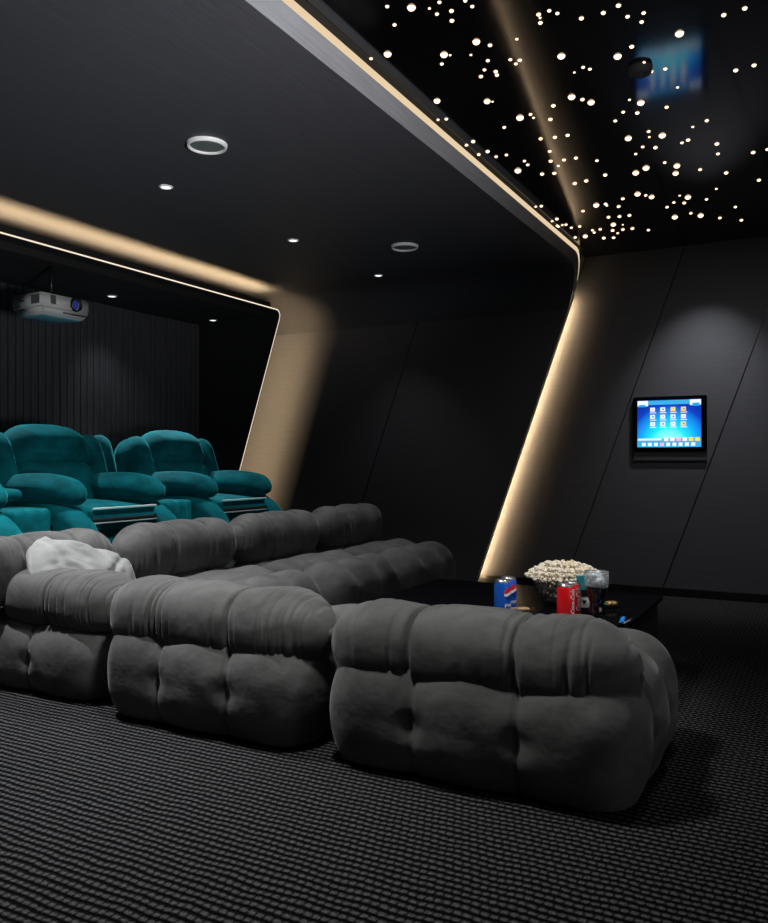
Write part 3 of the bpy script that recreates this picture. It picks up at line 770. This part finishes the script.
for s in range(4):
    R = random.Random(100+s); bm = bmesh.new()
    for k in range(6):
        d = Vector((R.uniform(-1, 1), R.uniform(-1, 1), R.uniform(-1, 1))).normalized()*R.uniform(.35, .6)
        bmesh.ops.create_icosphere(bm, subdivisions=2, radius=R.uniform(.42, .62), matrix=Matrix.Translation(d))
    for v in bm.verts: v.co += v.co.normalized()*.12*noise.noise(v.co*3+Vector((s, 0, 0)))
    kern.append(mesh_of(bm, True, 'popcorn'))
    kern[-1].materials.append(M['pop'])
# settle pieces: a packed heap inside the bowl and above the rim
cand = []
R = random.Random(5)
def heap_r(z):
    if z <= BH: return bo_r(z)-.018
    tt = (z-BH)/.066; return (.163)*math.sqrt(max(0, 1-tt**1.7))
pts = []
z = .022
st = .0195
while z < BH+.066:
    rz_ = heap_r(z)
    n = int(2*rz_/st)+2
    for i in range(-n, n+1):
        for j in range(-n, n+1):
            x = (i+.5*(j % 2))*st; y = j*st*.87
            x += R.uniform(-.004, .004); y += R.uniform(-.004, .004)
            if math.hypot(x, y) < rz_: pts.append(Vector((x, y, z+R.uniform(-.004, .004))))
    z += st*.86
# lean the heap a little to the left as seen
left = Vector((-SN, CS, 0))
for p in pts:
    if p.z > BH*.9: p += left*.012
camv = (Vector((0, 0, 1))-bp).normalized()
def vis(p):
    q = p/1.0; rad = math.hypot(q.x, q.y)
    surf = rad-heap_r(min(q.z, BH+.08)) if q.z <= BH else -(.066+BH-q.z)*.4+ (rad-.10)*.3
    depth = 0
    # march towards the camera and count how much heap is in front
    for k in range(1, 14):
        s = p+camv*k*.02
        zz_ = s.z
        if 0 < zz_ < BH+.066 and math.hypot(s.x, s.y) < heap_r(zz_): depth += 1
    return depth
order = sorted(range(len(pts)), key=lambda i: (vis(pts[i]), (pts[i].dot(-camv))))
near = order[:290]; rest = order[290:]
for n_, i in enumerate(near):
    o = bpy.data.objects.new('popcorn', kern[n_ % 4]); col.objects.link(o)
    o.location = bp+pts[i]; s = R.uniform(.0095, .0125); o.scale = (s, s, s); o.rotation_euler = (R.uniform(0, 6), R.uniform(0, 6), R.uniform(0, 6))
    tag(o, 'piece of white popcorn heaped in the glass bowl', 'popcorn', 'popcorn pieces in the glass bowl')
bm = bmesh.new()
for i in rest:
    p = pts[i]; bmesh.ops.create_icosphere(bm, subdivisions=1, radius=.0118, matrix=Matrix.Translation(p) @ Matrix.Rotation(R.uniform(0, 3), 4, 'X'))
o = obj('popcorn_heap', bm, M['pop']); o.location = bp; tag(o, 'mass of popcorn underneath the visible pieces in the glass bowl', 'popcorn', kind='stuff')

# snack box behind the glass, wrappers
M['tealcard'] = mat('teal_card', (.01, .25, .30), .5)[0]; M['wcard'] = mat('white_card', (.75, .78, .78), .5)[0]
sb = empty('snack_box', (3.325, .862, TZ), .40); tag(sb, 'small teal and white snack box standing behind the cola glass', 'box')
bm = bmesh.new(); box(bm, -.013, .013, -.030, .030, .094, .152, .002); obj('sleeve', bm, M['tealcard'], sb, smooth=False)
bm = bmesh.new(); box(bm, -.012, .012, -.029, .029, .0, .094, .002); bx_ = obj('carton', bm, M['wcard'], sb, smooth=False)
bm = bmesh.new(); box(bm, -.0135, .0125, -.0295, .0295, .0, .022, 0); box(bm, -.0135, .0125, -.0295, .0295, .066, .094, 0); obj('band', bm, M['blackplas'], bx_, smooth=False)
bm = bmesh.new(); box(bm, -.0137, -.012, -.006, .012, .046, .052, 0); box(bm, -.0137, -.012, -.002, .006, .036, .046, 0); obj('mark', bm, M['blackplas'], bx_, smooth=False)
def wrapper(p, L, W_, H_, rz, mt, label, end_mt, name='candy_wrapper'):
    root = empty(name, p, rz); tag(root, label, 'wrapper')
    bm = soft_box(L/2, W_/2, H_/2, H_*.45, 12, lambda p_, n: .002*noise.noise(p_*90)); 
    for v in bm.verts: v.co.z += H_/2+.002
    obj('bar', bm, mt, root)
    for s in (-1, 1):
        bm = bmesh.new(); n = 10; rows = []
        for i in range(n+1):
            yy = -W_*.6+W_*1.2*i/n; zz_ = H_*.5+.002*math.sin(i*2.2)
            rows.append([bm.verts.new((s*L/2*.97, yy*.7, zz_)), bm.verts.new((s*(L/2+.022), yy, zz_+(.002 if i % 2 else -.001)+.004))])
        for a_, b_2 in zip(rows, rows[1:]): bm.faces.new((a_[0], a_[1], b_2[1], b_2[0]))
        r2 = bmesh.ops.solidify(bm, geom=bm.faces[:], thickness=.0008)
        obj('crimped_end', bm, end_mt, root)
    return root
M['gold'] = mat('gold_foil', (.55, .33, .12), .3, metal=.6)[0]; M['tan'] = mat('tan_wrapper', (.42, .27, .13), .4)[0]; M['green'] = mat('green_foil', (.02, .35, .22), .3)[0]
M['bluew'] = mat('blue_wrapper', (.01, .22, .75), .35)[0]; M['lblue'] = mat('light_blue_wrapper', (.15, .50, .80), .35)[0]; M['silver'] = mat('silver_foil', (.7, .7, .7), .25, metal=.8)[0]
wrapper(on_z(519, 610.5, TZ+.006), .085, .030, .010, math.radians(-62), M['tan'], 'tan chocolate bar lying beside the blue cans', M['tan'])
wrapper(on_z(611, 606, TZ+.01), .05, .030, .018, math.radians(-40), M['gold'], 'small gold and green sweet wrapper right of the cola glass', M['green'])
wrapper(on_z(622.5, 621.5, TZ+.006), .085, .016, .010, math.radians(8), M['bluew'], 'thin bright blue candy stick near the table corner', M['lblue'])
wrapper(on_z(627, 623, TZ+.004), .06, .008, .006, math.radians(-8), M['silver'], 'thin silver wrapper beside the blue candy stick', M['silver'])

# ------------------------------------------------------------------ LIGHTS
def area(name, loc, target, sx_, sy_, p, c=(1, 1, 1), spread=180):
    l = bpy.data.lights.new(name, 'AREA'); l.shape = 'RECTANGLE'; l.size = sx_; l.size_y = sy_; l.energy = p; l.color = c; l.spread = math.radians(spread)
    o = bpy.data.objects.new(name, l); col.objects.link(o); o.location = loc
    o.rotation_euler = (Vector(target)-Vector(loc)).to_track_quat('-Z', 'Y').to_euler(); return o
def spot(name, loc, target, p, ang, blend=.6, c=(1, 1, 1), r_=.03):
    l = bpy.data.lights.new(name, 'SPOT'); l.energy = p; l.spot_size = math.radians(ang); l.spot_blend = blend; l.color = c; l.shadow_soft_size = r_
    o = bpy.data.objects.new(name, l); col.objects.link(o); o.location = loc
    o.rotation_euler = (Vector(target)-Vector(loc)).to_track_quat('-Z', 'Y').to_euler(); return o
area('cinema_screen_light', (2.0, -3.0, 1.3), (2.2, 2, 1.3), 2.6, 1.4, 10, (.95, .98, 1.0))
area('fascia_fill', (.9, -1.1, .7), (2.1, 1.7, 2.6), .5, .5, 32, (.97, .98, 1), 70)  # made-up uplight that brightens the fascia and the ceiling behind it
spot('overhead_fill', (2.02, 1.45, 2.45), (2.25, 1.45, 0), 140, 95, .9, (1, 1, 1), .12)  # unseen spot added to light the sofa rolls from above
spot('overhead_fill', (.55, .75, 2.55), (.85, .95, 0), 34, 62, 1.0, (1, 1, 1), .06)  # unseen spot put in to brighten the carpet near the camera
spot('wall_wash', (5.72, .72, 2.56), (6.25, .76, 1.2), 66, 70, 1.0, (.95, .97, 1))
spot('wall_wash', (4.3, .2, 2.56), (6.3, .75, .75), 34, 90, 1.0, (.95, .97, 1), .1)  # broad fill without a fitting, added to lift the lower wall
spot('sofa_fill', (2.75, .3, 2.55), (2.75, 1.2, .3), 35, 60, .9, (.97, .98, 1), .08)  # added fill for the top and right end of the near module
spot('table_fill', (3.5, -.1, 2.55), (3.45, 1.05, .4), 110, 40, .9, (.98, .98, 1), .08)  # added fill that brightens the popcorn and the cola glass
for (x, y, z, e_, dx, dy) in [(.95, 3.1, MZ, 12, 0, 0), (2.12, 3.1, MZ, 240, .1, -.2), (3.28, 3.105, MZ, 110, 0, 0), (4.475, 3.108, MZ, 75, 0, 0), (5.64, 3.10, MZ, 10, 0, 0), (4.415, 4.723, 2.25, 110, 0, -.45), (4.416, 4.723, 2.25, 12, .55, .12), (3.24, 4.723, 2.25, 85, 0, -.45), (5.589, 4.739, 2.25, 50, -1.3, -.5)]:
    spot('downlight_beam', (x, y, z-.02), (x+dx, y+dy+.001, 0), e_, 50 if dx < -1 else 62 if z < 2.3 and dy < 0 else 84, .8, (.95, .97, 1), .03)
w = bpy.data.worlds.new('w'); scene.world = w; w.use_nodes = True
w.node_tree.nodes['Background'].inputs[0].default_value = (.01, .011, .013, 1); w.node_tree.nodes['Background'].inputs[1].default_value = .3

# ------------------------------------------------------------------ CAMERA
cam = bpy.data.cameras.new('camera'); co = bpy.data.objects.new('camera', cam); col.objects.link(co)
cam.sensor_fit = 'HORIZONTAL'; cam.sensor_width = 36; cam.lens = FPX/768*36; cam.clip_start = .05
co.location = (0, 0, 1); co.rotation_euler = Vector((CS, SN, 0)).to_track_quat('-Z', 'Y').to_euler()
scene.camera = co
vs = scene.view_settings; vs.view_transform = 'Standard'; vs.look = 'None'; vs.exposure = 0; vs.gamma = 1; vs.use_curve_mapping = False
